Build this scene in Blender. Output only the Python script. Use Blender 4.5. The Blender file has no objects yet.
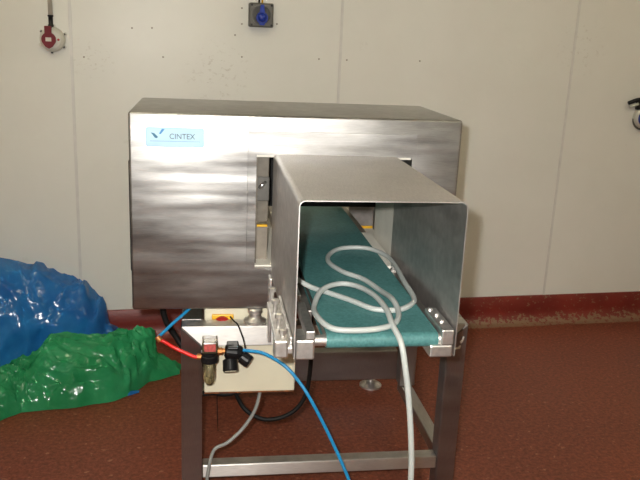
import bpy, bmesh, math, random
from mathutils import Vector, Matrix, noise
random.seed(7)
D = bpy.data
SC = bpy.context.scene
COL = SC.collection
rad = math.radians

# ------------------------------------------------------------------ camera, lights, exposure
CAM_H = 1.45
F_PX, PITCH, ROLL = 759.6, 15.02, 2.50
cam_d = D.cameras.new('camera'); cam = D.objects.new('camera', cam_d); COL.objects.link(cam)
cam_d.sensor_fit = 'HORIZONTAL'; cam_d.sensor_width = 36.0
cam_d.lens = 36.0 * F_PX / 640.0
cam_d.clip_start = 0.02
_pt, _ro = rad(PITCH), rad(ROLL)
_fw = Vector((0, math.cos(_pt), -math.sin(_pt))); _up = Vector((0, math.sin(_pt), math.cos(_pt))); _rt = Vector((1, 0, 0))
_r2 = _rt * math.cos(_ro) + _up * math.sin(_ro)
_u2 = _up * math.cos(_ro) - _rt * math.sin(_ro)
mw = Matrix((( _r2.x, _u2.x, -_fw.x, 0), (_r2.y, _u2.y, -_fw.y, 0), (_r2.z, _u2.z, -_fw.z, CAM_H), (0, 0, 0, 1)))
cam.matrix_world = mw
SC.camera = cam

vs = SC.view_settings
vs.view_transform = 'Standard'; vs.look = 'None'; vs.gamma = 1.0; vs.use_curve_mapping = False
vs.exposure = 0.45

wd_ = D.worlds.new('world'); SC.world = wd_; wd_.use_nodes = True
wd_.node_tree.nodes['Background'].inputs[0].default_value = (1.0, 0.9, 0.7, 1)
wd_.node_tree.nodes['Background'].inputs[1].default_value = 0.05

# the flash of the camera that took the picture, a little up and left of its lens
fl_d = D.lights.new('camera_flash', 'SPOT'); fl = D.objects.new('camera_flash', fl_d); COL.objects.link(fl)
fl_d.energy = 140.0; fl_d.color = (1.0, 0.965, 0.92); fl_d.shadow_soft_size = 0.018
fl_d.spot_size = rad(84); fl_d.spot_blend = 1.0
fl.matrix_world = Matrix.Translation(_r2 * -0.05 + _u2 * 0.045) @ mw

LIGHT_STRENGTH = 34.0          # ceiling tubes
LIGHT_COLOR = (1.0, 0.90, 0.64, 1)

# ------------------------------------------------------------------ materials
def new_mat(name):
    m = D.materials.new(name); m.use_nodes = True
    nt = m.node_tree; b = nt.nodes['Principled BSDF']
    return m, nt, b
def N(nt, t, **kw):
    n = nt.nodes.new(t)
    for k, v in kw.items():
        if k in n.inputs.keys() if isinstance(k, str) else False: n.inputs[k].default_value = v
        else: setattr(n, k, v)
    return n
def coords(nt, scale=(1, 1, 1), kind='Object'):
    tc = nt.nodes.new('ShaderNodeTexCoord'); mp = nt.nodes.new('ShaderNodeMapping')
    mp.inputs['Scale'].default_value = scale
    nt.links.new(tc.outputs[kind], mp.inputs['Vector'])
    return mp.outputs['Vector']
def noise_tex(nt, vec, scale, detail=4, rough=0.5):
    n = nt.nodes.new('ShaderNodeTexNoise'); n.inputs['Scale'].default_value = scale
    n.inputs['Detail'].default_value = detail; n.inputs['Roughness'].default_value = rough
    nt.links.new(vec, n.inputs['Vector']); return n.outputs['Fac']
def ramp(nt, fac, stops):
    r = nt.nodes.new('ShaderNodeValToRGB'); e = r.color_ramp.elements
    while len(e) < len(stops): e.new(0.5)
    for i, (p, c) in enumerate(stops):
        e[i].position = p; e[i].color = c if len(c) == 4 else (*c, 1)
    nt.links.new(fac, r.inputs['Fac']); return r.outputs['Color']
def mixc(nt, fac, a, b, mode='MIX'):
    m = nt.nodes.new('ShaderNodeMix'); m.data_type = 'RGBA'; m.blend_type = mode
    for s, v in ((0, fac), (6, a), (7, b)):
        if isinstance(v, bpy.types.NodeSocket): nt.links.new(v, m.inputs[s])
        elif s == 0: m.inputs[0].default_value = v
        else: m.inputs[s].default_value = (*v, 1) if len(v) == 3 else v
    return m.outputs[2]
def bump(nt, b, h, strength, dist=0.002, prev=None):
    n = nt.nodes.new('ShaderNodeBump'); n.inputs['Strength'].default_value = strength
    n.inputs['Distance'].default_value = dist
    nt.links.new(h, n.inputs['Height'])
    if prev: nt.links.new(prev, n.inputs['Normal'])
    nt.links.new(n.outputs['Normal'], b.inputs['Normal']); return n.outputs['Normal']
def simple(name, col, rough=0.5, metal=0.0, vary=0.0, vscale=20, spec=0.5, trans=0.0):
    m, nt, b = new_mat(name)
    b.inputs['Roughness'].default_value = rough; b.inputs['Metallic'].default_value = metal
    b.inputs['Specular IOR Level'].default_value = spec
    b.inputs['Transmission Weight'].default_value = trans
    v = coords(nt); f = noise_tex(nt, v, vscale)
    lo = tuple(c * (1 - vary) for c in col); hi = tuple(min(1, c * (1 + vary)) for c in col)
    nt.links.new(ramp(nt, f, [(0.3, lo), (0.7, hi)]), b.inputs['Base Color'])
    return m
MYAW = rad(8.834)
EX = Vector((math.cos(MYAW), math.sin(MYAW), 0)); EY = Vector((-math.sin(MYAW), math.cos(MYAW), 0)); EZ = Vector((0, 0, 1))
def steel(name, tangent, col=(0.62, 0.60, 0.57), rough=0.33, aniso=0.75, grain=(3, 3, 90), wave=0.0, wscale=(1.2, 1.2, 9), patch=0.25):
    """brushed stainless sheet: fine grain, smears, gentle buckling of the sheet"""
    m, nt, b = new_mat(name)
    b.inputs['Metallic'].default_value = 1.0; b.inputs['Anisotropic'].default_value = aniso
    t = nt.nodes.new('ShaderNodeCombineXYZ')
    for i in range(3): t.inputs[i].default_value = tangent[i]
    nt.links.new(t.outputs[0], b.inputs['Tangent'])
    g = noise_tex(nt, coords(nt, grain), 9, 3)
    p = noise_tex(nt, coords(nt, (1.5, 1.5, 6)), 2.2, 5, 0.6)
    c1 = tuple(c * (1 - patch) for c in col)
    base = ramp(nt, p, [(0.3, c1), (0.65, col)])
    base = mixc(nt, 0.25, base, ramp(nt, g, [(0.3, tuple(c * .55 for c in col)), (0.7, tuple(min(1, c * 1.25) for c in col))]))
    nt.links.new(base, b.inputs['Base Color'])
    rr = nt.nodes.new('ShaderNodeMapRange'); rr.inputs['To Min'].default_value = rough * 0.75; rr.inputs['To Max'].default_value = rough * 1.35
    nt.links.new(p, rr.inputs['Value']); nt.links.new(rr.outputs[0], b.inputs['Roughness'])
    nrm = bump(nt, b, g, 0.06, 0.001)
    if wave:
        bump(nt, b, noise_tex(nt, coords(nt, wscale), 1.0, 2, 0.4), wave, 0.05, nrm)
    return m

M = {}
M['steel_sheet'] = steel('brushed_steel_sheet', EX, (0.50, 0.495, 0.485), 0.38, 0.25, (4, 4, 110), wave=0.13, wscale=(1.3, 1.3, 12), patch=0.5)
M['steel_guard'] = steel('brushed_steel_guard', (EY * 1.0 + EZ * 0.6).normalized(), (0.66, 0.635, 0.615), 0.46, 0.3, (60, 5, 5), wave=0.03)
M['steel_rail'] = steel('brushed_steel_rail', EZ, (0.68, 0.66, 0.63), 0.42, 0.8, (4, 4, 120))
M['steel_post'] = steel('brushed_steel_post', EX, (0.41, 0.405, 0.40), 0.42, 0.6, (120, 120, 4))
M['steel_side'] = steel('brushed_steel_side_rail', EZ, (0.56, 0.53, 0.50), 0.42, 0.6, (60, 4, 60))
M['steel_cast'] = simple('bright_machined_steel', (0.78, 0.76, 0.73), 0.44, 1.0, 0.15, 60)
M['steel_dull'] = simple('dull_steel', (0.40, 0.37, 0.34), 0.45, 1.0, 0.2, 25)
M['cream_box'] = simple('cream_enamel', (0.72, 0.68, 0.52), 0.35, 0, 0.05, 8)
M['cream_plastic'] = simple('cream_plastic', (0.80, 0.77, 0.68), 0.45, 0, 0.08, 10)
M['black_plastic'] = simple('black_plastic', (0.007, 0.007, 0.008), 0.4, 0, 0.3, spec=0.3)
M['black_rubber'] = simple('black_rubber', (0.006, 0.006, 0.006), 0.55, 0, 0.3, spec=0.2)
M['grey_pvc'] = simple('pale_grey_cable', (0.44, 0.47, 0.45), 0.45, 0, 0.06)
M['grey_conduit'] = simple('grey_conduit', (0.26, 0.27, 0.26), 0.4, 0, 0.1)
M['blue_tube'] = simple('blue_nylon_tube', (0.015, 0.26, 0.55), 0.3, 0, 0.08)
M['red_tube'] = simple('red_nylon_tube', (0.72, 0.015, 0.012), 0.3, 0, 0.08)
M['red'] = simple('red_plastic', (0.42, 0.02, 0.02), 0.4, 0, 0.1)
M['dark_red'] = simple('dark_red_plastic', (0.15, 0.008, 0.016), 0.7, 0, 0.1)
M['yellow'] = simple('yellow_plastic', (0.80, 0.45, 0.02), 0.45, 0, 0.08)
M['blue_flap'] = simple('blue_plastic', (0.01, 0.035, 0.30), 0.25, 0, 0.1)
M['grey_socket'] = simple('grey_socket_box', (0.10, 0.095, 0.08), 0.45, 0, 0.15)
M['white_socket'] = simple('off_white_socket', (0.55, 0.54, 0.47), 0.4, 0, 0.06)
M['pipe'] = simple('galvanised_conduit', (0.48, 0.44, 0.37), 0.4, 0, 0.1)
M['brass'] = simple('brass_fitting', (0.42, 0.18, 0.06), 0.55, 0.8, 0.15)
M['clear'] = simple('clear_polycarbonate', (0.55, 0.48, 0.28), 0.08, 0, 0.03, spec=0.6, trans=0.9)
M['plate_blue'] = simple('pale_blue_nameplate', (0.50, 0.74, 0.92), 0.6, 0, 0.04, 30)
M['plate_rim'] = simple('nameplate_rim', (0.32, 0.58, 0.88), 0.45, 0, 0.04)
M['ink'] = simple('dark_blue_ink', (0.05, 0.10, 0.17), 0.5, 0, 0.1)
M['ink_teal'] = simple('teal_ink', (0.02, 0.16, 0.30), 0.5, 0, 0.1)
M['ink_blue'] = simple('blue_ink', (0.03, 0.24, 0.60), 0.5, 0, 0.1)
M['white_paint'] = simple('white_mark', (0.75, 0.72, 0.66), 0.6, 0, 0.1)
M['batten'] = simple('white_batten', (0.7, 0.7, 0.68), 0.5, 0, 0.03)
M['screw'] = simple('grey_screw', (0.30, 0.27, 0.22), 0.5, 0, 0.1)
M['joint'] = simple('grey_joint_strip', (0.60, 0.59, 0.56), 0.35, 0, 0.05)
M['bracket'] = simple('dark_bracket', (0.09, 0.085, 0.075), 0.5, 0, 0.2, 30)
M['dim_cream'] = simple('shaded_cream', (0.26, 0.225, 0.18), 0.5, 0, 0.2, 30)  # liner cream with the dimness of the recess put into its colour
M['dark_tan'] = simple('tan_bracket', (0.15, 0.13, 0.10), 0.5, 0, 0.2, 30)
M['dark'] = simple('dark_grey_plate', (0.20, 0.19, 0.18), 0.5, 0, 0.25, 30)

def mat_belt():
    m, nt, b = new_mat('teal_belt')
    v = coords(nt)
    f = noise_tex(nt, v, 7, 6, 0.65); g = noise_tex(nt, v, 150, 3)
    c = ramp(nt, f, [(0.3, (0.042, 0.158, 0.158)), (0.7, (0.078, 0.236, 0.236))])
    c = mixc(nt, 0.35, c, ramp(nt, g, [(0.35, (0.028, 0.095, 0.092)), (0.7, (0.125, 0.30, 0.28))]))
    nt.links.new(c, b.inputs['Base Color']); b.inputs['Roughness'].default_value = 0.55
    bump(nt, b, g, 0.25, 0.001); return m
M['belt'] = mat_belt()

def mat_wall():
    m, nt, b = new_mat('white_wall_cladding')
    v = coords(nt)
    f = noise_tex(nt, v, 1.3, 5, 0.6); s = noise_tex(nt, v, 9, 6, 0.7)
    c = ramp(nt, f, [(0.3, (0.660, 0.655, 0.605)), (0.7, (0.725, 0.720, 0.675))])
    c = mixc(nt, ramp(nt, s, [(0.66, (0, 0, 0)), (0.78, (0.35, 0.35, 0.35))]), c, (0.42, 0.39, 0.32))
    # two patches of scuffs left by knocks
    sc = ramp(nt, noise_tex(nt, coords(nt, (1, 1, 1.4)), 38, 5, 0.7), [(0.56, (0, 0, 0)), (0.64, (1, 1, 1))])
    for ctr, rd in (((-0.50, 0, 1.26), 0.19), ((-1.05, 0, 1.31), 0.12), ((1.3, 0, 1.45), 0.16)):
        d = nt.nodes.new('ShaderNodeVectorMath'); d.operation = 'DISTANCE'; d.inputs[1].default_value = ctr; nt.links.new(v, d.inputs[0])
        mr = nt.nodes.new('ShaderNodeMapRange'); mr.inputs['From Min'].default_value = rd; mr.inputs['From Max'].default_value = rd * 0.2
        mr.inputs['To Max'].default_value = 0.45; nt.links.new(d.outputs['Value'], mr.inputs['Value'])
        mu = nt.nodes.new('ShaderNodeMath'); mu.operation = 'MULTIPLY'; nt.links.new(mr.outputs[0], mu.inputs[0]); nt.links.new(sc, mu.inputs[1])
        c = mixc(nt, mu.outputs[0], c, (0.40, 0.36, 0.29))
    nt.links.new(c, b.inputs['Base Color']); b.inputs['Roughness'].default_value = 0.33
    b.inputs['Specular IOR Level'].default_value = 0.22
    n = bump(nt, b, noise_tex(nt, v, 2.2, 1), 0.10, 0.05)
    bump(nt, b, noise_tex(nt, v, 40, 3), 0.06, 0.004, n); return m
M['wall'] = mat_wall()

def mat_floor():
    m, nt, b = new_mat('red_brown_resin_floor')
    v = coords(nt)
    big = noise_tex(nt, v, 1.4, 5, 0.6); fine = noise_tex(nt, v, 70, 4, 0.75); spk = noise_tex(nt, v, 42, 2, 0.6)
    c = ramp(nt, big, [(0.3, (0.150, 0.034, 0.016)), (0.7, (0.220, 0.055, 0.028))])
    c = mixc(nt, 0.5, c, ramp(nt, fine, [(0.38, (0.062, 0.014, 0.008)), (0.62, (0.33, 0.094, 0.050))]))
    c = mixc(nt, ramp(nt, spk, [(0.64, (0, 0, 0)), (0.74, (0.8, 0.8, 0.8))]), c, (0.40, 0.19, 0.11))
    nt.links.new(c, b.inputs['Base Color'])
    b.inputs['Roughness'].default_value = 0.48; b.inputs['Specular IOR Level'].default_value = 0.35
    bump(nt, b, fine, 0.35, 0.002); return m
M['floor'] = mat_floor()

def mat_cove():
    """dark red painted cove, paint chipped away along its foot"""
    m, nt, b = new_mat('chipped_red_cove_paint')
    v = coords(nt)
    tc = nt.nodes.new('ShaderNodeTexCoord'); sx = nt.nodes.new('ShaderNodeSeparateXYZ'); nt.links.new(tc.outputs['Object'], sx.inputs[0])
    red = ramp(nt, noise_tex(nt, v, 6, 5), [(0.3, (0.135, 0.012, 0.008)), (0.7, (0.200, 0.022, 0.014))])
    ch = noise_tex(nt, coords(nt, (1, 1, 1.3)), 44, 6, 0.7)
    # chips grow toward the foot, where boots and trolleys strike
    mr = nt.nodes.new('ShaderNodeMapRange'); nt.links.new(sx.outputs['Z'], mr.inputs['Value'])
    mr.inputs['From Min'].default_value = 0.005; mr.inputs['From Max'].default_value = 0.06
    mr.inputs['To Min'].default_value = 0.15; mr.inputs['To Max'].default_value = -0.035
    ad = nt.nodes.new('ShaderNodeMath'); ad.operation = 'ADD'
    nt.links.new(ch, ad.inputs[0]); nt.links.new(mr.outputs[0], ad.inputs[1])
    mk = ramp(nt, ad.outputs[0], [(0.56, (0, 0, 0)), (0.60, (1, 1, 1))])
    # the left stretch behind the machine has kept its paint
    mx = nt.nodes.new('ShaderNodeMapRange'); nt.links.new(sx.outputs['X'], mx.inputs['Value'])
    mx.inputs['From Min'].default_value = -0.3; mx.inputs['From Max'].default_value = 0.5
    mx.inputs['To Min'].default_value = 0.12; mx.inputs['To Max'].default_value = 1.0
    mm = nt.nodes.new('ShaderNodeMath'); mm.operation = 'MULTIPLY'
    nt.links.new(mk, mm.inputs[0]); nt.links.new(mx.outputs[0], mm.inputs[1])
    c = mixc(nt, mm.outputs[0], red, (0.21, 0.125, 0.07))
    nt.links.new(c, b.inputs['Base Color']); b.inputs['Roughness'].default_value = 0.42
    bump(nt, b, ad.outputs[0], 0.3, 0.003); return m
M['cove'] = mat_cove()

def mat_film(name, col, dark, alpha):
    m, nt, b = new_mat(name)
    v = coords(nt)
    f = noise_tex(nt, v, 7, 4, 0.6)
    nt.links.new(ramp(nt, f, [(0.3, dark), (0.7, col)]), b.inputs['Base Color'])
    b.inputs['Roughness'].default_value = 0.16; b.inputs['Specular IOR Level'].default_value = 0.6
    # creases: warped cells, sharp along their borders
    wp = nt.nodes.new('ShaderNodeTexNoise'); wp.inputs['Scale'].default_value = 6; nt.links.new(v, wp.inputs['Vector'])
    va = nt.nodes.new('ShaderNodeVectorMath'); va.operation = 'MULTIPLY_ADD'; va.inputs[1].default_value = (0.16, 0.16, 0.16)
    nt.links.new(wp.outputs['Color'], va.inputs[0]); nt.links.new(v, va.inputs[2])
    prev = None
    for sc, st, stretch in ((5, 0.40, (1, 1.6, 1)), (11, 0.35, (1.6, 1, 1))):
        sm = nt.nodes.new('ShaderNodeVectorMath'); sm.operation = 'MULTIPLY'; sm.inputs[1].default_value = stretch
        nt.links.new(va.outputs[0], sm.inputs[0])
        no = nt.nodes.new('ShaderNodeTexNoise'); no.noise_type = 'RIDGED_MULTIFRACTAL'; no.inputs['Scale'].default_value = sc
        no.inputs['Detail'].default_value = 3; no.inputs['Roughness'].default_value = 0.55
        nt.links.new(sm.outputs[0], no.inputs['Vector'])
        prev = bump(nt, b, no.outputs['Fac'], st, 0.10 / sc, prev)
    tr = nt.nodes.new('ShaderNodeBsdfTransparent'); tr.inputs[0].default_value = (*[min(1, c * 2.2 + .1) for c in col], 1)
    tl = nt.nodes.new('ShaderNodeBsdfTranslucent'); tl.inputs[0].default_value = (*col, 1)
    mx0 = nt.nodes.new('ShaderNodeMixShader'); mx0.inputs[0].default_value = 0.2
    mx = nt.nodes.new('ShaderNodeMixShader'); mx.inputs[0].default_value = alpha
    out = nt.nodes['Material Output']
    nt.links.new(b.outputs[0], mx0.inputs[1]); nt.links.new(tl.outputs[0], mx0.inputs[2])
    nt.links.new(mx0.outputs[0], mx.inputs[1]); nt.links.new(tr.outputs[0], mx.inputs[2])
    nt.links.new(mx.outputs[0], out.inputs['Surface']); return m
M['film_blue'] = mat_film('blue_polythene_film', (0.032, 0.250, 0.62), (0.014, 0.140, 0.46), 0.18)
M['film_green'] = mat_film('green_polythene_film', (0.055, 0.48, 0.20), (0.020, 0.30, 0.105), 0.28)

def mat_emit(name, col, s):
    m, nt, b = new_mat(name)
    b.inputs['Base Color'].default_value = (0.9, 0.9, 0.85, 1)
    b.inputs['Emission Color'].default_value = col; b.inputs['Emission Strength'].default_value = s
    return m
M['tube_light'] = mat_emit('fluorescent_tube', LIGHT_COLOR, LIGHT_STRENGTH)

# ------------------------------------------------------------------ mesh helpers
def obj(name, bm, mat, parent=None, smooth=False, loc=None, rotz=None):
    me = D.meshes.new(name); bmesh.ops.recalc_face_normals(bm, faces=bm.faces) if smooth != 'keep' else None
    bm.to_mesh(me); bm.free()
    if smooth:
        for p in me.polygons: p.use_smooth = True
    o = D.objects.new(name, me); me.materials.append(M[mat] if isinstance(mat, str) else mat)
    COL.objects.link(o)
    if parent: o.parent = parent
    if loc is not None: o.location = loc
    if rotz is not None: o.rotation_euler = (0, 0, rotz)
    return o
def tag(o, label=None, cat=None, group=None, kind=None):
    if label: o['label'] = label
    if cat: o['category'] = cat
    if group: o['group'] = group
    if kind: o['kind'] = kind
    return o
def empty(name, loc, rotz=0):
    o = D.objects.new(name, None); COL.objects.link(o); o.location = loc; o.rotation_euler = (0, 0, rotz)
    o.empty_display_size = 0.1; return o
def box(x0, x1, y0, y1, z0, z1, bev=0.0, seg=2, bm=None):
    own = bm is None
    b2 = bmesh.new()
    bmesh.ops.create_cube(b2, size=1.0)
    for v in b2.verts:
        v.co = Vector(((x0 + x1) / 2 + v.co.x * (x1 - x0), (y0 + y1) / 2 + v.co.y * (y1 - y0), (z0 + z1) / 2 + v.co.z * (z1 - z0)))
    if bev: bmesh.ops.bevel(b2, geom=list(b2.edges), offset=bev, segments=seg, profile=0.5, affect='EDGES')
    if own: return b2
    merge(bm, b2); return bm
def merge(bm, b2):
    me = D.meshes.new('tmp'); b2.to_mesh(me); b2.free(); bm.from_mesh(me); D.meshes.remove(me)
def catmull(pts, n=8):
    P = [Vector(p) for p in pts]; out = []
    for i in range(len(P) - 1):
        p0 = P[i - 1] if i else P[0] * 2 - P[1]; p1, p2 = P[i], P[i + 1]
        p3 = P[i + 2] if i + 2 < len(P) else P[-1] * 2 - P[-2]
        for k in range(n):
            t = k / n
            out.append(0.5 * ((2 * p1) + (p2 - p0) * t + (2 * p0 - 5 * p1 + 4 * p2 - p3) * t * t + (3 * p1 - p0 - 3 * p2 + p3) * t ** 3))
    out.append(P[-1]); return out
def tube(pts, r, seg=10, n=8, curve=True):
    P = catmull(pts, n) if curve else [Vector(p) for p in pts]
    bm = bmesh.new(); rings = []
    t0 = (P[1] - P[0]).normalized()
    nrm = t0.orthogonal().normalized()
    for i, p in enumerate(P):
        t = (P[min(i + 1, len(P) - 1)] - P[max(i - 1, 0)]).normalized()
        nrm = (nrm - t * nrm.dot(t)).normalized(); bn = t.cross(nrm)
        rr = r[i] if isinstance(r, (list, tuple)) else r
        rings.append([bm.verts.new(p + (nrm * math.cos(a) + bn * math.sin(a)) * rr) for a in [2 * math.pi * k / seg for k in range(seg)]])
    for a, b in zip(rings, rings[1:]):
        for k in range(seg): bm.faces.new((a[k], a[(k + 1) % seg], b[(k + 1) % seg], b[k]))
    bm.faces.new(rings[0][::-1]); bm.faces.new(rings[-1]); return bm
def lathe(prof, seg=24, axis=Vector((0, 0, 1)), at=(0, 0, 0)):
    """prof: list of (radius, distance along axis)"""
    bm = bmesh.new(); axis = Vector(axis).normalized(); at = Vector(at)
    u = axis.orthogonal().normalized(); w = axis.cross(u); rings = []
    for r, h in prof:
        rings.append([bm.verts.new(at + axis * h + (u * math.cos(a) + w * math.sin(a)) * max(r, 1e-5)) for a in [2 * math.pi * k / seg for k in range(seg)]])
    for a, b in zip(rings, rings[1:]):
        for k in range(seg): bm.faces.new((a[k], a[(k + 1) % seg], b[(k + 1) % seg], b[k]))
    bm.faces.new(rings[0][::-1]); bm.faces.new(rings[-1]); return bm
def prism(poly, axis, lo, hi):
    """poly in the two other axes, extruded along axis (0,1,2)"""
    bm = bmesh.new()
    def co(p, h):
        c = list(p); c.insert(axis, h); return Vector(c)
    a = [bm.verts.new(co(p, lo)) for p in poly]; b = [bm.verts.new(co(p, hi)) for p in poly]
    n = len(poly)
    for k in range(n): bm.faces.new((a[k], a[(k + 1) % n], b[(k + 1) % n], b[k]))
    bm.faces.new(a[::-1]); bm.faces.new(b); return bm
def smooth_by_angle(o, ang=35):
    me = o.data
    for p in me.polygons: p.use_smooth = True
    bm = bmesh.new(); bm.from_mesh(me)
    for e in bm.edges:
        if len(e.link_faces) == 2 and e.calc_face_angle(0) > rad(ang): e.smooth = False
    bm.to_mesh(me); bm.free(); return o

# ------------------------------------------------------------------ the room
WYAW = rad(13.126); WO = Vector((0, 3.6156, 0))
WX = Vector((math.cos(WYAW), math.sin(WYAW), 0)); WN = Vector((-math.sin(WYAW), math.cos(WYAW), 0))
RX0, RX1, RY, RZ = -3.4, 3.9, -7.2, 3.1      # room extents in wall coordinates (wall_back at y = 0)
def room(name, bm, mat, kind='structure', parent=None):
    if parent: return obj(name, bm, mat, parent)
    o = obj(name, bm, mat, loc=WO, rotz=WYAW); o['kind'] = 'structure'; return o
room('floor', box(RX0, RX1, RY, 0.12, -0.1, 0), 'floor')
room('ceiling', box(RX0, RX1, RY, 0.12, RZ, RZ + 0.1), 'wall')
wall_back = room('wall_back', box(RX0, RX1, 0.014, 0.12, 0, RZ), 'wall')
room('wall_left', box(RX0 - 0.1, RX0, RY, 0.12, 0, RZ), 'wall')
room('wall_right', box(RX1, RX1 + 0.1, RY, 0.12, 0, RZ), 'wall')
room('wall_front', box(RX0, RX1, RY - 0.1, RY, 0, RZ), 'wall')
seams = [0.059 + 1.194 * k for k in range(-3, 4)]
edges = [RX0] + [s for s in seams if RX0 + .05 < s < RX1 - .05] + [RX1]
for a, b in zip(edges, edges[1:]):
    room('panel', box(a + 0.002, b - 0.002, 0.003, 0.014, 0.13, RZ, 0.001, 1), 'wall', parent=wall_back)
for s in edges[1:-1]:
    room('joint_strip', box(s - 0.0065, s + 0.0065, 0.000, 0.006, 0.145, RZ, 0.0008, 1), 'joint', parent=wall_back)
for (x, z) in [(-0.879, 1.449), (-0.794, 1.453), (-0.748, 1.331), (-0.402, 1.555), (-0.401, 1.487), (-0.243, 1.494), (-0.399, 1.344), (-0.431, 1.438), (-0.042, 1.347), (0.091, 1.347), (0.450, 1.355), (-1.084, 1.319)]:
    obj('screw', lathe([(0.0042, 0), (0.0042, 0.002), (0.003, 0.003)], 10, (0, -1, 0), (x, 0.003, z)), 'screw', wall_back)
# cove skirting along the back wall: upright then sweeping out to the floor
prof = [(0.014, 0.0), (0.014, 0.152), (-0.004, 0.152), (-0.007, 0.148)]
prof += [(-0.007, 0.075)] + [(-0.007 - 0.052 * (1 - math.cos(t)), 0.075 - 0.073 * math.sin(t)) for t in [rad(a) for a in range(10, 91, 10)]] + [(-0.062, 0.0)]
c = room('baseboard_back', prism(prof, 0, RX0, RX1), 'cove')
smooth_by_angle(c, 40)
for nm, x0, x1 in (('baseboard_left', RX0, RX0 + 0.02), ('baseboard_right', RX1 - 0.02, RX1)):
    room(nm, box(x0, x1, RY, -0.07, 0, 0.15, 0.004), 'cove')
room('baseboard_front', box(RX0, RX1, RY, RY + 0.02, 0, 0.15, 0.004), 'cove')

def wpt(x, z, off=0.0):
    return WO + WX * x - WN * off + Vector((0, 0, z))
# ceiling lights
for (x, y, lab) in [(-1.6, -1.9, 'twin fluorescent batten on the ceiling to the left, nearest the panelled back wall'),
                    (1.9, -1.9, 'twin fluorescent batten on the ceiling to the right, nearest the panelled back wall'),
                    (-1.6, -5.0, 'twin fluorescent batten on the ceiling to the left, farthest from the panelled back wall'),
                    (1.9, -5.0, 'twin fluorescent batten on the ceiling to the right, farthest from the panelled back wall')]:
    p = WO + WX * x + WN * y
    t = empty('ceiling_light', (p.x, p.y, RZ - 0.07), WYAW)
    tag(t, lab, 'light', 'fluorescent battens on the ceiling')
    obj('light_body', box(-0.75, 0.75, -0.08, 0.08, 0.03, 0.07, 0.006), 'batten', t)
    for s in (-0.045, 0.045):
        obj('tube', lathe([(0.013, -0.72), (0.013, 0.72)], 12, (1, 0, 0), (0, s, 0.016)), 'tube_light', t, True)

# ------------------------------------------------------------------ wall sockets
def ground_frame(x, z):
    return empty, wpt(x, z, -0.003)
# round red-lidded socket
t = empty('wall_socket', wpt(-1.208, 1.388, -0.003), WYAW)
tag(t, 'round off-white wall socket with a dark red lid hanging below a conduit', 'socket', 'wall sockets')
FW = (0, -1, 0)
obj('housing', lathe([(0.052, 0), (0.052, 0.022), (0.047, 0.034), (0.036, 0.040), (0.0, 0.040)], 28, FW), 'white_socket', t, False)
for k in range(6):
    a = rad(25 + 60 * k)
    lg = obj('lug', box(-0.009, 0.009, -0.012, 0, -0.007, 0.007, 0.002), 'white_socket', t)
    lg.location = (0.053 * math.cos(a), 0, 0.053 * math.sin(a)); lg.rotation_euler = (0, -a, 0)
    if k in (0, 2, 4, 5):
        obj('screw', lathe([(0.005, 0), (0.005, 0.003)], 8, FW, (0.054 * math.cos(a), -0.012, 0.054 * math.sin(a))), 'black_plastic', t)
def round_poly(cx, cz, r, n=20): return [(cx + r * math.cos(2 * math.pi * k / n), cz + r * math.sin(2 * math.pi * k / n)) for k in range(n)]
lid_poly = [(0.029 * math.cos(a), 0.029 * math.sin(a)) for a in [rad(d) for d in range(-40, 221, 12)]] + [(-0.014, -0.030), (0, -0.038), (0.014, -0.030)]
lid = obj('lid', prism([(x - 0.012, z) for x, z in lid_poly], 1, -0.056, -0.036), 'dark_red', t)
obj('lid_hinge', box(-0.028, 0.000, -0.054, -0.030, 0.020, 0.055, 0.003), 'dark_red', lid)
obj('lid_label', box(-0.024, -0.001, -0.0575, -0.055, -0.008, 0.008, 0.0005, 1), 'white_socket', lid)
obj('indicator', lathe([(0.005, 0.036), (0.005, 0.044), (0.003, 0.047)], 10, FW, (0.026, 0, 0.0)), 'red', t)
obj('gland', lathe([(0.012, 0.045), (0.012, 0.060), (0.0095, 0.062), (0.0095, 0.092), (0.012, 0.093), (0.012, 0.10)], 14, (0, 0, 1), (-0.004, -0.018, 0)), 'black_plastic', t, True)
obj('conduit', tube([(-0.004, -0.018, 0.095), (-0.003, -0.018, 0.5), (-0.003, -0.018, 1.62)], 0.0095, 12, 2), 'pipe', t, True)
# square dark box with a blue lid
t = empty('wall_socket', wpt(-0.320, 1.528, -0.003), WYAW)
tag(t, 'square dark grey wall socket box with a round blue lid above the machine', 'socket', 'wall sockets')
obj('housing', box(-0.054, 0.054, -0.05, 0, -0.052, 0.052, 0.007, 3), 'grey_socket', t)
rg = obj('face_ring', lathe([(0.046, 0.049), (0.046, 0.055), (0.040, 0.055), (0.040, 0.050)], 28, FW), 'grey_socket', t)
lid_poly = [(0.026 * math.cos(a), -0.012 + 0.026 * math.sin(a)) for a in [rad(d) for d in range(-60, 241, 12)]] + [(-0.010, -0.043), (0.010, -0.043)]
lid = obj('lid', prism(lid_poly, 1, -0.068, -0.05), 'blue_flap', t)
obj('lid_dome', lathe([(0.021, 0.066), (0.018, 0.074), (0.010, 0.080), (0, 0.082)], 20, FW, (0, 0, -0.010)), 'blue_flap', lid, True)
obj('lid_hinge', prism([(-0.012, 0.010), (0.012, 0.010), (0.007, 0.044), (-0.007, 0.044)], 1, -0.070, -0.05), 'blue_flap', lid)
for sx in (-1, 1):
    for sz in (-1, 1):
        obj('screw', lathe([(0.005, 0.05), (0.005, 0.053)], 8, FW, (0.044 * sx, 0, 0.042 * sz)), 'black_plastic', t)
for dx in (-0.008, 0.006):
    obj('conduit', tube([(dx, -0.02, 0.05), (dx, -0.018, 0.6), (dx, -0.018, 1.48)], 0.0042, 10, 2), 'black_plastic' if dx < 0 else 'yellow', t, True)
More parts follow.
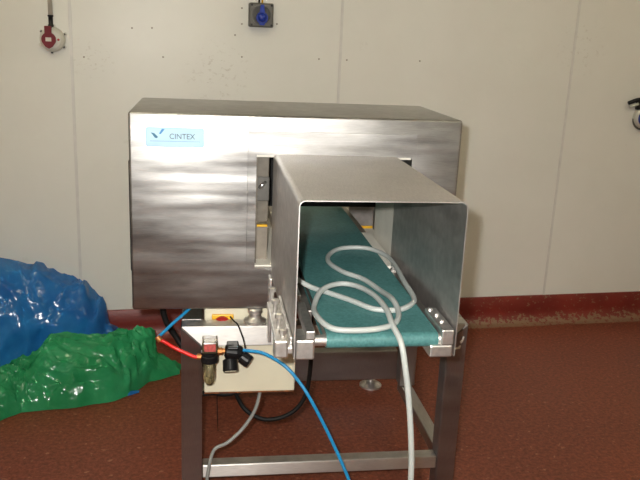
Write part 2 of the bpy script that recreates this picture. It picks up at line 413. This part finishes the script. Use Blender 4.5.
# white round one with a blue lid at the right edge
t = empty('wall_socket', wpt(1.692, 1.112, -0.003), WYAW)
tag(t, 'round white wall socket with a bright blue lid at the right edge', 'socket', 'wall sockets')
obj('housing', lathe([(0.056, 0), (0.056, 0.022), (0.050, 0.030), (0.044, 0.033), (0, 0.033)], 28, FW), 'white_socket', t)
obj('base_ring', lathe([(0.058, 0), (0.058, 0.008), (0.054, 0.010)], 28, FW, (0.002, 0, -0.008)), 'grey_socket', t)
lid = obj('lid', lathe([(0.045, 0.032), (0.045, 0.046), (0.036, 0.054), (0, 0.056)], 24, FW), 'blue_flap', t)
lv = obj('lever', tube([(-0.030, -0.020, 0.094), (-0.060, -0.022, 0.090), (-0.106, -0.022, 0.073)], 0.010, 10, 3), 'black_plastic', t, True)
obj('lever_tip', tube([(-0.050, -0.022, 0.070), (-0.095, -0.022, 0.056)], 0.008, 8, 2), 'white_socket', lv, True)
obj('lug', box(-0.052, -0.020, -0.024, 0, 0.040, 0.098, 0.004), 'black_plastic', t)

# ------------------------------------------------------------------ plastic film heaps
def resample(pl, n):
    P = [Vector((x, y, 0)) for x, y in pl]; L = [0]
    for a, b in zip(P, P[1:]): L.append(L[-1] + (b - a).length)
    out = []
    for k in range(n + 1):
        t = L[-1] * k / n; i = 0
        while i < len(P) - 2 and L[i + 1] < t: i += 1
        out.append(P[i].lerp(P[i + 1], (t - L[i]) / max(1e-9, L[i + 1] - L[i])))
    return out
def film(name, front, back, ridge, mat, amp, seedv, nx, ny, freq, top=0.6, flat=2.4, rise=0.6, tilt=(1, 1)):
    """crumpled sheet lofted between the front and the back edge of its footprint; ridge = (x, height) along it"""
    A, B = resample(front, nx), resample(back, nx)
    def crest(x):
        for (xa, ha), (xb, hb) in zip(ridge, ridge[1:]):
            if x <= xb: t = max(0, min(1, (x - xa) / (xb - xa))); t = t * t * (3 - 2 * t); return ha + (hb - ha) * t
        return ridge[-1][1]
    bm = bmesh.new(); grid = {}
    for i in range(nx + 1):
        for j in range(ny + 1):
            v = j / ny
            p = A[i].lerp(B[i], v); x, y = p.x, p.y
            w = 0.030
            x += w * noise.noise(Vector((x * 7, y * 7, seedv + 3))); y += w * noise.noise(Vector((x * 9, y * 9, seedv + 9)))
            t = (v - top) / (top if v < top else 1 - top)
            dome = max(0.0, 1 - abs(t) ** flat) ** rise
            h = crest(x) * dome
            q = Vector((x * freq * tilt[0], y * freq * tilt[1], seedv + h * freq))
            q += Vector((1.2 * noise.noise(q * 0.45), 1.2 * noise.noise(q * 0.45 + Vector((9, 2, 1))), 0))
            cr, f, a = 0, 1.0, 1.0
            for o_ in range(5):
                nn = noise.noise(q * f + Vector((o_ * 7.1, o_ * 3.3, 0)))
                cr += a * (0.55 - 2.2 * abs(nn)); f *= 1.85; a *= 0.62
            k = min(1, dome * 3) * (0.3 + 0.7 * min(1, h / 0.10))
            z = 0.004 + h + amp * cr * k
            off = amp * 1.1 * k
            grid[i, j] = bm.verts.new((x + off * noise.noise(q * 2.3), y + off * noise.noise(q * 2.3 + Vector((5, 5, 5))), max(z, 0.003 + 0.002 * v)))
    for i in range(nx):
        for j in range(ny):
            bm.faces.new([grid[a] for a in ((i, j), (i + 1, j), (i + 1, j + 1), (i, j + 1))])
    me_o = obj(name, bm, mat)
    smooth_by_angle(me_o, 38)
    return me_o
o = film('blue_film_heap', [(-2.15, 2.64), (-1.45, 2.80), (-1.20, 2.92), (-1.02, 3.00), (-0.88, 3.10)], [(-2.15, 3.04), (-1.5, 3.19), (-1.2, 3.25), (-1.0, 3.29), (-0.87, 3.27)],
         [(-2.2, 0.50), (-1.50, 0.50), (-1.22, 0.44), (-1.04, 0.36), (-0.97, 0.27), (-0.93, 0.15), (-0.87, 0.10), (-0.85, 0.02)], 'film_blue', 0.016, 11.3, 230, 110, 5.0, top=0.66, flat=2.6, rise=0.5, tilt=(1, 0.8))
tag(o, 'crumpled heap of glossy blue polythene film piled against the wall', 'plastic film')
o = film('green_film_heap', [(-1.95, 2.30), (-1.40, 2.43), (-1.17, 2.53), (-1.12, 2.64), (-0.98, 2.67), (-0.86, 2.72), (-0.75, 2.82), (-0.69, 2.95), (-0.58, 3.05)],
         [(-1.95, 2.58), (-1.45, 2.76), (-1.25, 2.85), (-1.12, 2.96), (-0.97, 3.02), (-0.84, 3.07), (-0.73, 3.12), (-0.64, 3.14), (-0.55, 3.13)],
         [(-2.0, 0.13), (-1.32, 0.12), (-1.16, 0.15), (-1.06, 0.225), (-0.92, 0.205), (-0.76, 0.215), (-0.71, 0.19), (-0.675, 0.07), (-0.62, 0.045), (-0.55, 0.01)], 'film_green', 0.021, 4.7, 280, 120, 6.5, top=0.62, flat=1.8, rise=0.75, tilt=(0.9, 1.7))
tag(o, 'crumpled heap of translucent green polythene film lying on the floor', 'plastic film')
o = film('blue_film_scrap', [(-0.80, 2.785), (-0.745, 2.815), (-0.715, 2.85)], [(-0.80, 2.80), (-0.75, 2.835), (-0.715, 2.87)], [(-0.85, 0.004), (-0.75, 0.012), (-0.70, 0.004)], 'film_blue', 0.004, 2.2, 24, 8, 20.0)
tag(o, 'small blue film scrap poking out from under the green film', 'plastic film')

# ------------------------------------------------------------------ the machine
OX, OY = -0.3856, 2.0235
def mp(x, y, z): return Vector((OX, OY, 0)) + EX * x + EY * y + Vector((0, 0, z))
MC = empty('metal_detector_machine', (OX, OY, 0), MYAW)
tag(MC, 'stainless steel conveyor metal detector with teal belt on a box section frame', 'metal detector')
S, WF, ZT, ZR, HR, YR = 0.060, 0.855, 0.632, 0.182, 0.042, 0.80

# frame: legs, rails
g = 0.0006
legs = []
for x0, poly in ((0, [(0, 0.035), (S, 0.035), (S, ZT - S), (0, ZT)]), (WF - S, [(WF - S, 0.035), (WF, 0.035), (WF, ZT), (WF - S, ZT - S)])):
    # front legs, mitred where they meet the front rail
    bm = prism(poly, 1, 0, S); bmesh.ops.bevel(bm, geom=list(bm.edges), offset=0.003, segments=2, affect='EDGES')
    lg = obj('leg', bm, 'steel_post', MC); legs.append(lg)
    obj('foot', lathe([(0.038, 0.0), (0.038, 0.006), (0.020, 0.012), (0.010, 0.015), (0.010, 0.038)], 18, (0, 0, 1), (x0 + S / 2, S / 2, 0)), 'steel_dull', lg)
    obj('upright', box(x0, x0 + S, 0.498, 0.498 + S, ZR + g, ZT - S - g, 0.004, 2), 'steel_post', MC)
for x0 in (0.040, 0.745):
    lg = obj('leg', box(x0, x0 + S, YR + 0.051, YR + 0.051 + S, 0.045, ZT - S - g, 0.004, 2), 'steel_post', MC)
    obj('foot', lathe([(0.048, 0.0), (0.048, 0.007), (0.028, 0.020), (0.012, 0.024), (0.012, 0.05)], 22, (0, 0, 1), (x0 + S / 2, YR + 0.081, 0)), 'steel_cast', lg)
bm = prism([(0 + g, ZT), (WF - g, ZT), (WF - S - g, ZT - S), (S + g, ZT - S)], 1, 0, S); bmesh.ops.bevel(bm, geom=list(bm.edges), offset=0.003, segments=2, affect='EDGES')
obj('top_rail', bm, 'steel_rail', MC)
for x0 in (0, WF - S):
    obj('top_rail', box(x0, x0 + S, S + g, YR + S + 0.051, ZT - S, ZT, 0.004, 2), 'steel_side', MC)
obj('top_rail', box(S + g, WF - S - g, YR + 0.051, YR + S + 0.051, ZT - S, ZT, 0.004, 2), 'steel_rail', MC)
obj('lower_rail', box(S + g, WF - S - g, 0.004, 0.004 + HR, ZR - HR, ZR, 0.003, 2), 'steel_rail', MC)
for x0 in (0.009, WF - S + 0.009):
    obj('lower_rail', box(x0, x0 + HR, S + g, 0.498 + S, ZR - HR, ZR, 0.003, 2), 'steel_side', MC)
obj('rear_beam', box(0.0, WF + 0.010, YR, YR + 0.050, 0.066, 0.196, 0.004, 2), 'steel_post', MC)
# pale scuffs on the right leg's front face
right_leg = legs[1]
for poly in ([(0.836, 0.566), (0.842, 0.572), (0.846, 0.588), (0.841, 0.590), (0.838, 0.579), (0.832, 0.573)], [(0.815, 0.540), (0.822, 0.548), (0.836, 0.550), (0.838, 0.561), (0.833, 0.561), (0.829, 0.555), (0.819, 0.553)]):
    obj('paint_mark', prism(poly, 1, -0.0008, 0.001), 'white_paint', right_leg)

# detector head ----------------------------------------------------
HX0, HX1, HY0, HY1, HZ0, HZ1 = -0.136, 0.788, 0.020, 0.469, 0.678, 1.236
AX0, AX1, AZ0, AZ1 = 0.207, 0.647, 0.802, 1.128
def holed_box(x0, x1, y0, y1, z0, z1, ax0, ax1, az0, az1, bev):
    bm = bmesh.new()
    def ring(xa, xb, za, zb, y): return [bm.verts.new(p) for p in ((xa, y, za), (xb, y, za), (xb, y, zb), (xa, y, zb))]
    of, ob, inf, inb = ring(x0, x1, z0, z1, y0), ring(x0, x1, z0, z1, y1), ring(ax0, ax1, az0, az1, y0), ring(ax0, ax1, az0, az1, y1)
    outer = []
    for k in range(4):
        l = (k + 1) % 4
        bm.faces.new((of[k], of[l], inf[l], inf[k])); bm.faces.new((ob[k], inb[k], inb[l], ob[l]))
        bm.faces.new((of[k], ob[k], ob[l], of[l])); bm.faces.new((inf[k], inf[l], inb[l], inb[k]))
    bm.edges.ensure_lookup_table()
    oset = set(of + ob)
    ed = [e for e in bm.edges if e.verts[0] in oset and e.verts[1] in oset]
    if bev: bmesh.ops.bevel(bm, geom=ed, offset=bev, segments=4, profile=0.5, affect='EDGES')
    return bm
hd = obj('detector_head', holed_box(HX0, HX1, HY0, HY1, HZ0, HZ1, AX0, AX1, AZ0, AZ1, 0.007), 'steel_sheet', MC)
smooth_by_angle(hd, 40)
obj('aperture_panel', holed_box(0.183, 0.659, HY0 - 0.0025, HY0 + 0.001, 0.794, 1.193, AX0, AX1, AZ0, AZ1, 0.0008), 'steel_sheet', hd)
# cream liner of the aperture: floor, roof, two side walls
obj('aperture_liner', box(AX0 + .001, AX1 - .001, 0.03, 0.462, AZ1 - 0.008, AZ1 - 0.001), 'cream_plastic', hd)
obj('aperture_liner', box(AX0 + .001, AX1 - .001, 0.03, 0.462, AZ0 + 0.001, AZ0 + 0.006), 'cream_plastic', hd)
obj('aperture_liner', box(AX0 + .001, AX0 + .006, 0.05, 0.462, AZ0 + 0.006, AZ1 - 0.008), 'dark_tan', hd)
obj('aperture_liner', box(0.610, 0.618, 0.045, 0.28, AZ0 + 0.006, AZ1 - 0.008), 'cream_plastic', hd)
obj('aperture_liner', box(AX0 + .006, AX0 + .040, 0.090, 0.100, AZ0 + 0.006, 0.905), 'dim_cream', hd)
obj('warning_strip', box(AX0 + .006, AX0 + .040, 0.090, 0.100, 0.906, 0.912), 'yellow', hd)
obj('aperture_bracket', box(AX0 + .006, AX0 + .042, 0.080, 0.088, 0.985, 1.055, 0.002), 'bracket', hd)
obj('aperture_bracket', box(AX0 + .006, AX0 + .042, 0.102, 0.108, 0.918, 1.110, 0.002), 'dark_tan', hd)
bo = obj('bolt', lathe([(0.007, -0.01), (0.007, 0.005), (0.004, 0.008), (0.004, 0.02)], 8, (0.5, -0.5, 0.7), (AX0 + 0.020, 0.078, 1.030)), 'steel_cast', hd)
obj('exit_curtain', box(AX0 + .008, AX1 - .004, 0.372, 0.378, 0.905, AZ1 - 0.009), 'black_rubber', hd)
# plate closing the far side of the aperture beside the belt, with a yellow strip
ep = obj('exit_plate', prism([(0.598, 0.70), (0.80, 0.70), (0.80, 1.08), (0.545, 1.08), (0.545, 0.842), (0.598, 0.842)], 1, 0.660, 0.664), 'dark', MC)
obj('warning_strip', box(0.606, 0.798, 0.656, 0.660, 0.755, 0.768), 'yellow', ep)
# rubber strip on the left side of the head
obj('side_cover', box(HX0 - 0.010, HX0 + 0.001, 0.10, 0.36, 0.765, 1.095, 0.006, 2), 'black_rubber', hd)
for (x, y) in ((0.212, 0.031), (0.650, 0.031), (0.212, 0.425), (0.650, 0.425)):
    z0 = ZT if y < 0.1 else ZT
    obj('foot', lathe([(0.012, -0.006), (0.030, 0.0), (0.033, 0.004), (0.033, 0.010), (0.022, 0.016), (0.018, 0.020), (0.018, 0.030), (0.022, 0.033), (0.022, 0.042), (0.018, 0.046)], 20, (0, 0, 1), (x, y, ZT)), 'steel_cast', hd, False)
for y in (0.39, ):
    obj('cross_member', box(S + g, WF - S - g, y, y + 0.06, ZT - 0.03, ZT - 0.004, 0.003), 'steel_rail', MC)

# nameplate
npx0, npx1, npz0, npz1 = -0.090, 0.064, 1.145, 1.196
def rrect(x0, x1, z0, z1, r, n=5):
    out = []
    for cx, cz, a0 in ((x1 - r, z1 - r, 0), (x0 + r, z1 - r, 90), (x0 + r, z0 + r, 180), (x1 - r, z0 + r, 270)):
        out += [(cx + r * math.cos(rad(a0 + 90 * k / n)), cz + r * math.sin(rad(a0 + 90 * k / n))) for k in range(n + 1)]
    return out
npl = obj('nameplate', prism(rrect(npx0, npx1, npz0, npz1, 0.006), 1, HY0 - 0.0018, HY0 + 0.0005), 'plate_rim', MC)
npl['label'] = 'pale blue nameplate reading CINTEX with a tick logo'
obj('plate_face', prism(rrect(npx0 + .002, npx1 - .002, npz0 + .002, npz1 - .002, 0.005), 1, HY0 - 0.0024, HY0 - 0.0016), 'plate_blue', npl)
YL0, YL1 = HY0 - 0.0031, HY0 - 0.0022
def np_(u, v): return (npx0 + u * (npx1 - npx0), npz0 + v * (npz1 - npz0))
obj('tick_logo', prism([np_(.085, .74), np_(.145, .70), np_(.205, .52), np_(.195, .44), np_(.155, .46)], 1, YL0, YL1), 'ink_teal', npl)
obj('tick_logo', prism([np_(.225, .68), np_(.255, .66), np_(.325, .93), np_(.275, .93)], 1, YL0, YL1), 'ink_blue', npl)
def text(body, size, name, mat, parent, x, y, z, sx=1.0):
    cu = D.curves.new(name, 'FONT'); cu.body = body; cu.size = size; cu.extrude = 0.0003
    to = D.objects.new(name + '_curve', cu); COL.objects.link(to)
    bpy.context.view_layer.update()
    dg = bpy.context.evaluated_depsgraph_get()
    me = D.meshes.new_from_object(to.evaluated_get(dg)); D.objects.remove(to)
    me.name = name; me.materials.clear(); me.materials.append(M[mat])
    o = D.objects.new(name, me); COL.objects.link(o); o.parent = parent
    o.location = (x, y, z); o.rotation_euler = (math.pi / 2, 0, 0); o.scale = (sx, 1, 1); return o
a = np_(.40, .42)
text('CINTEX', 0.0205, 'lettering', 'ink', npl, a[0], HY0 - 0.0028, a[1], 0.94)
obj('rule_line', prism([np_(.07, .285), np_(.93, .285), np_(.93, .30), np_(.07, .30)], 1, YL0, YL1), 'ink_blue', npl)

# tunnel guard: one folded sheet, roof and two walls with round folds
TX0, TX1, TY0, TY1, TZ0, TZ1, TH, TR = 0.255, 0.610, -0.578, 0.036, 0.785, 1.130, 0.0022, 0.014
def u_profile(inset):
    x0, x1, z1, r = TX0 + inset, TX1 - inset, TZ1 - inset, TR - inset
    p = [(x0, TZ0)]
    p += [(x0 + r - r * math.cos(rad(t)), z1 - r + r * math.sin(rad(t))) for t in range(0, 91, 15)]
    p += [(x1 - r + r * math.sin(rad(t)), z1 - r + r * math.cos(rad(t))) for t in range(0, 91, 15)]
    p += [(x1, TZ0)]; return p
oo, ii = u_profile(0), u_profile(TH)
bm = bmesh.new()
V = {}
for nm, pr in (('o', oo), ('i', ii)):
    for ye in (TY0, TY1):
        V[nm, ye] = [bm.verts.new((x, ye, z)) for x, z in pr]
n = len(oo)
for k in range(n - 1):
    bm.faces.new((V['o', TY0][k], V['o', TY1][k], V['o', TY1][k + 1], V['o', TY0][k + 1]))
    bm.faces.new((V['i', TY0][k], V['i', TY0][k + 1], V['i', TY1][k + 1], V['i', TY1][k]))
    for ye in (TY0, TY1): bm.faces.new((V['o', ye][k], V['o', ye][k + 1], V['i', ye][k + 1], V['i', ye][k]))
for k in (0, n - 1): bm.faces.new((V['o', TY0][k], V['i', TY0][k], V['i', TY1][k], V['o', TY1][k]))
rim = [e for e in bm.edges if abs(e.verts[0].co.y - TY0) < 1e-6 and abs(e.verts[1].co.y - TY0) < 1e-6 and len(e.link_faces) == 2 and e.calc_face_angle(0) > 1.0]
bmesh.ops.bevel(bm, geom=rim, offset=0.0009, segments=2, profile=0.5, affect='EDGES')
tg = obj('tunnel_guard', bm, 'steel_guard', MC); smooth_by_angle(tg, 30)

# conveyor ----------------------------------------------------------
BX0, BX1, BY0, BY1, BZ, RRAD = 0.325, 0.571, -0.5765, 1.02, 0.837, 0.0170
def stadium(r, n=10):
    p = []
    for k in range(n + 1):
        a = rad(90 + 180 * k / n); p.append((BY0 + RRAD + r * math.cos(a), BZ - RRAD + r * math.sin(a)))
    for k in range(n + 1):
        a = rad(-90 + 180 * k / n); p.append((BY1 - RRAD + r * math.cos(a), BZ - RRAD + r * math.sin(a)))
    return p
so, si = stadium(RRAD), stadium(RRAD - 0.0025)
bm = bmesh.new(); n = len(so); Q = {}
for nm, pr in (('o', so), ('i', si)):
    for xe in (BX0, BX1): Q[nm, xe] = [bm.verts.new((xe, y, z)) for y, z in pr]
for k in range(n):
    l = (k + 1) % n
    for nm in 'oi': bm.faces.new((Q[nm, BX0][k], Q[nm, BX0][l], Q[nm, BX1][l], Q[nm, BX1][k]))
    for xe in (BX0, BX1): bm.faces.new((Q['o', xe][k], Q['o', xe][l], Q['i', xe][l], Q['i', xe][k]))
belt = obj('belt', bm, 'belt', MC); smooth_by_angle(belt, 40)
belt['label'] = 'teal rubber conveyor belt'
for yc in (BY0 + RRAD, BY1 - RRAD):
    ro_ = obj('roller', lathe([(0.012, -0.272), (0.012, -0.249), (0.0142, -0.248), (0.0142, -0.002), (0.012, -0.001), (0.012, 0.020)], 18, (1, 0, 0), (BX1 + 0.001, yc, BZ - RRAD)), 'steel_cast', MC)
obj('belt_bed', box(BX0 + .004, BX1 - .004, BY0 + 0.045, BY1 - 0.045, BZ - 0.030, BZ - 0.0035), 'steel_dull', MC)
obj('side_frame', box(0.300, 0.318, -0.395, BY1 - 0.01, 0.790, 0.826, 0.002), 'steel_dull', MC)
obj('side_frame', box(0.577, 0.598, -0.43, BY1 - 0.01, 0.790, 0.826, 0.002), 'steel_dull', MC)
obj('slide_strip', box(0.573, 0.601, -0.075, 0.30, 0.827, 0.8365, 0.001, 1), 'cream_plastic', MC)
obj('guide_bar', box(0.288, 0.298, -0.33, -0.18, 0.827, 0.842, 0.002), 'steel_cast', MC)
# bearing blocks and tensioner bars at the infeed end
bb = obj('bearing_block', box(0.259, 0.299, -0.580, -0.51, 0.783, 0.8285, 0.004, 2), 'steel_cast', MC)
obj('tension_bar', box(0.279, 0.299, -0.582, -0.40, 0.829, 0.850, 0.003, 2), 'steel_cast', bb)
bb2 = obj('bearing_block', box(0.552, 0.6035, -0.580, -0.51, 0.783, 0.812, 0.004, 2), 'steel_cast', MC)
obj('tension_bar', box(0.576, 0.6035, -0.582, -0.44, 0.8125, 0.848, 0.003, 2), 'steel_cast', bb2)
for (x, y) in ((0.590, -0.53), (0.590, -0.49), (0.585, -0.455)):
    obj('bolt', lathe([(0.006, 0), (0.006, 0.003), (0.004, 0.005)], 8, (0, 0, 1), (x, y, 0.848)), 'steel_cast', bb2)
obj('bolt', lathe([(0.010, 0), (0.010, 0.006), (0.007, 0.008), (0.007, 0.020), (0.004, 0.022)], 10, (0, 0, 1), (0.588, -0.085, 0.826)), 'steel_cast', MC)
# outer left rail with its row of studs and the bracket down to the frame
orl = obj('outer_rail', box(0.219, 0.253, -0.578, -0.29, 0.797, 0.812, 0.002), 'steel_cast', MC)
obj('end_block', box(0.212, 0.242, -0.584, -0.555, 0.790, 0.830, 0.004, 2), 'steel_cast', orl)
obj('rail_web', box(0.247, 0.2535, -0.560, -0.29, 0.812, 0.828, 0.002), 'steel_cast', orl)
for y in (-0.560, -0.47, -0.375, -0.29):
    obj('stud', lathe([(0.0045, 0.0), (0.0045, 0.026), (0.0095, 0.026), (0.0095, 0.035), (0.006, 0.037)], 8, (0, 0, 1), (0.232, y, 0.812)), 'steel_cast', orl)
obj('support_bracket', box(0.2455, 0.2535, -0.045, -0.002, 0.600, 0.790, 0.002), 'steel_cast', MC)
obj('support_bracket', box(0.612, 0.620, -0.045, -0.002, 0.600, 0.790, 0.002), 'steel_cast', MC)
obj('scraper_tab', box(0.452, 0.488, -0.50, -0.488, 0.775, 0.796, 0.002), 'cream_plastic', MC)
obj('cross_tie', box(0.30, 0.598, -0.02, 0.0, 0.772, 0.789, 0.002), 'steel_dull', MC)
obj('cross_tie', box(0.06, WF - .06, 0.80, 0.83, 0.760, 0.789, 0.002), 'steel_dull', MC)
for x in (0.06, WF - 0.09):
    obj('support_bracket', box(x, x + 0.03, 0.80, 0.83, ZT, 0.76, 0.002), 'steel_dull', MC)

# control box behind the front rail ------------------------------------
cb = obj('control_box', box(0.066, 0.342, 0.072, 0.26, 0.388, 0.668, 0.005, 3), 'cream_box', MC)
obj('rust_edge', box(0.067, 0.341, 0.0705, 0.076, 0.386, 0.3895, 0.0008, 1), simple('rust', (0.22, 0.07, 0.02), 0.8, 0, 0.5, 60), cb)
ip = obj('isolator_plate', box(0.088, 0.152, 0.064, 0.073, 0.582, 0.644, 0.003), 'yellow', cb)
obj('isolator_knob', lathe([(0.024, 0), (0.024, 0.010), (0.018, 0.020), (0, 0.021)], 20, (0, -1, 0), (0.118, 0.064, 0.616)), 'red', cb)
obj('cable_bundle', tube([(0.062, 0.10, 0.372), (0.09, 0.10, 0.376), (0.13, 0.10, 0.370), (0.175, 0.10, 0.378), (0.18, 0.11, 0.39)], 0.009, 10), 'black_rubber', cb, True)
obj('loose_wire', tube([(0.105, 0.10, 0.39), (0.106, 0.095, 0.33), (0.109, 0.09, 0.248)], 0.0016, 6), 'black_rubber', cb, True)

# air filter and regulator on the front rail ---------------------------
fy = -0.036
af = obj('air_filter', box(0.060, 0.104, fy - 0.022, fy + 0.034, 0.572, 0.608, 0.005, 2), 'clear', MC)
obj('filter_badge', box(0.066, 0.098, fy - 0.0235, fy - 0.0215, 0.580, 0.602, 0.0005, 1), simple('badge_red', (0.50, 0.10, 0.09), 0.4, 0, 0.3, 150), af)
obj('filter_core', box(0.068, 0.096, fy - 0.012, fy + 0.012, 0.575, 0.600, 0.003), 'steel_dull', af)
obj('filter_collar', lathe([(0.024, 0.0), (0.025, 0.004), (0.025, 0.018), (0.022, 0.021), (0.024, 0.024), (0.024, 0.031)], 24, (0, 0, 1), (0.081, fy, 0.541)), 'black_plastic', af, False)
obj('filter_bowl', lathe([(0.0, 0.0), (0.009, 0.003), (0.015, 0.012), (0.017, 0.025), (0.018, 0.074)], 20, (0, 0, 1), (0.081, fy, 0.468)), 'clear', af, True)
obj('filter_element', lathe([(0.007, 0.0), (0.007, 0.045)], 14, (0, 0, 1), (0.081, fy, 0.495)), 'white_socket', af, True)
obj('inlet_fitting', lathe([(0.009, 0), (0.009, 0.014)], 8, (-1, 0, 0), (0.060, fy, 0.556)), 'brass', af)
obj('outlet_fitting', lathe([(0.011, 0), (0.011, 0.012), (0.008, 0.013), (0.008, 0.024)], 8, (1, 0, 0), (0.104, fy, 0.572)), 'brass', af)
rg_ = obj('pressure_regulator', lathe([(0.014, 0.0), (0.021, 0.004), (0.022, 0.034), (0.018, 0.048), (0.014, 0.050)], 20, (1, 0, -0.12), (0.124, fy, 0.572)), 'black_plastic', MC, False)
obj('regulator_body', box(0.130, 0.164, fy - 0.018, fy + 0.034, 0.560, 0.590, 0.004), 'black_plastic', rg_)
kb = obj('regulator_knob', lathe([(0.012, 0.0), (0.014, 0.006), (0.0185, 0.008), (0.0195, 0.030), (0.017, 0.036), (0, 0.037)], 18, (0.80, -0.30, -0.50), (0.166, fy - 0.004, 0.560)), 'black_plastic', rg_, False)
gd = Vector((0.12, -1, -0.12)).normalized()
gg = obj('pressure_gauge', lathe([(0.014, -0.020), (0.021, -0.016), (0.022, 0.014), (0.020, 0.017), (0.018, 0.014), (0, 0.014)], 24, (0.05, -0.55, -0.85), (0.140, fy - 0.004, 0.528)), 'black_plastic', rg_, False)
obj('gauge_stem', lathe([(0.007, 0), (0.007, 0.03)], 8, (0, 0, -1), (0.142, fy, 0.562)), 'brass', rg_)
obj('gauge_glass', lathe([(0.018, 0.0142), (0.018, 0.0165)], 20, (0.05, -0.55, -0.85), (0.140, fy - 0.004, 0.528)), 'clear', gg)

# ------------------------------------------------------------------ hoses and cables
def cable(name, pts, r, mat, label, cat='cable', n=8, group=None):
    o = obj(name, tube([mp(*p) for p in pts], r, 12, n), mat, None, True)
    return tag(o, label, cat, group)
CR = 0.0066
zc = BZ + CR + 0.0005
loop = [(0.296,-0.248),(0.331,-0.278),(0.368,-0.321),(0.399,-0.359),(0.423,-0.391),(0.445,-0.425),(0.466,-0.441),(0.510,-0.445),(0.550,-0.411),(0.572,-0.358),(0.579,-0.239),(0.590,-0.087),(0.585,0.008),(0.545,0.081),(0.472,0.081),(0.425,0.022),(0.408,-0.060),(0.432,-0.149),(0.475,-0.214),(0.500,-0.305),(0.507,-0.405),(0.505,-0.474),(0.484,-0.527),(0.443,-0.557),(0.387,-0.566),(0.339,-0.552),(0.316,-0.496),(0.318,-0.417),(0.349,-0.333),(0.399,-0.290),(0.439,-0.309),(0.466,-0.385),(0.475,-0.473),(0.474,-0.545)]
lift = {19: 0.000, 20: 0.012, 21: 0.004, 28: 0.012, 29: 0.013, 30: 0.013, 31: 0.016, 32: 0.014, 33: 0.003, 0: 0.012, 26: 0.004}
pts = [(0.280, -0.215, 0.862)] + [(x, y, zc + lift.get(i, 0)) for i, (x, y) in enumerate(loop)]
pts += [(0.483, -0.592, 0.825), (0.494, -0.606, 0.765), (0.505, -0.608, 0.699), (0.517, -0.61, 0.602), (0.524, -0.61, 0.502), (0.528, -0.605, 0.30), (0.525, -0.59, 0.10), (0.500, -0.57, 0.012), (0.42, -0.55, 0.007)]
cable('power_cable', pts, CR, 'grey_pvc', 'pale grey cable looped on the teal belt and hanging down in front')
cable('air_hose', [(0.168, -0.036, 0.574), (0.195, -0.045, 0.575), (0.237, -0.06, 0.571), (0.292, -0.09, 0.546), (0.334, -0.11, 0.502), (0.367, -0.13, 0.453), (0.42, -0.15, 0.352), (0.478, -0.17, 0.223), (0.515, -0.185, 0.10), (0.555, -0.20, 0.014), (0.63, -0.22, 0.006)],
      0.0050, 'blue_tube', 'long blue air hose curving down from the regulator to the floor', 'hose')
cable('air_hose', [(0.052, fy, 0.556), (0.040, -0.037, 0.556), (0.021, -0.035, 0.564), (-0.016, -0.03, 0.581), (-0.045, -0.02, 0.596), (-0.058, -0.02, 0.602)], 0.0052, 'red_tube',
      'short red air hose running into the left side of the air filter', 'hose')
cable('air_hose', [(-0.064, -0.018, 0.609), (-0.045, 0.008, 0.618), (-0.026, 0.03, 0.630), (0.013, 0.06, 0.656), (0.04, 0.10, 0.672), (0.05, 0.17, 0.676)], 0.0046, 'blue_tube',
      'short blue air hose rising under the left end of the detector head', 'hose')
hc = obj('hose_coupling', lathe([(0.007, -0.008), (0.0085, -0.006), (0.0085, 0.006), (0.007, 0.008)], 12, (EX * 0.5 - EY * 0.2 - EZ * 0.6), mp(-0.061, -0.019, 0.6055)), 'brass')
tag(hc, 'small brass coupling joining the red and blue air hoses', 'coupling')
cable('motor_cable', [(0.150, 0.12, 0.393), (0.160, 0.10, 0.377), (0.183, 0.05, 0.350), (0.215, 0.035, 0.328), (0.255, 0.025, 0.318), (0.303, 0.02, 0.328), (0.345, 0.02, 0.355), (0.370, 0.02, 0.400), (0.378, 0.02, 0.448), (0.377, -0.012, 0.53), (0.374, -0.018, 0.58), (0.372, -0.022, 0.64), (0.36, -0.04, 0.76), (0.36, -0.035, 0.786)],
      0.0068, 'black_rubber', 'thick black cable looping under the cream control box')
cable('flexible_conduit', [(0.237, 0.12, 0.392), (0.236, 0.09, 0.375), (0.219, 0.04, 0.343), (0.182, 0.0, 0.306), (0.137, -0.02, 0.272), (0.104, -0.03, 0.262), (0.092, -0.034, 0.248), (0.084, -0.04, 0.22), (0.075, -0.045, 0.163), (0.070, -0.05, 0.07), (0.06, -0.06, 0.010), (0.02, -0.08, 0.006)],
      0.0052, 'grey_conduit', 'dark grey cable dropping from the cream control box to the floor')
cable('cable_tie', [(0.142, 0.055, 0.640), (0.150, 0.02, 0.642), (0.161, -0.008, 0.640), (0.170, -0.022, 0.622), (0.178, -0.032, 0.600), (0.183, -0.040, 0.572)], 0.0024, 'black_rubber',
      'thin black wire hung over the front rail beside the yellow isolator', 'wire')
cable('sensor_cable', [(-0.072, 0.31, 0.674), (-0.070, 0.30, 0.620), (-0.067, 0.30, 0.576), (-0.061, 0.30, 0.545), (-0.048, 0.30, 0.514), (-0.026, 0.30, 0.479), (-0.004, 0.29, 0.448), (0.04, 0.26, 0.42), (0.072, 0.22, 0.41)], 0.010, 'black_rubber',
      'black cable running behind the front left leg to the cream box')
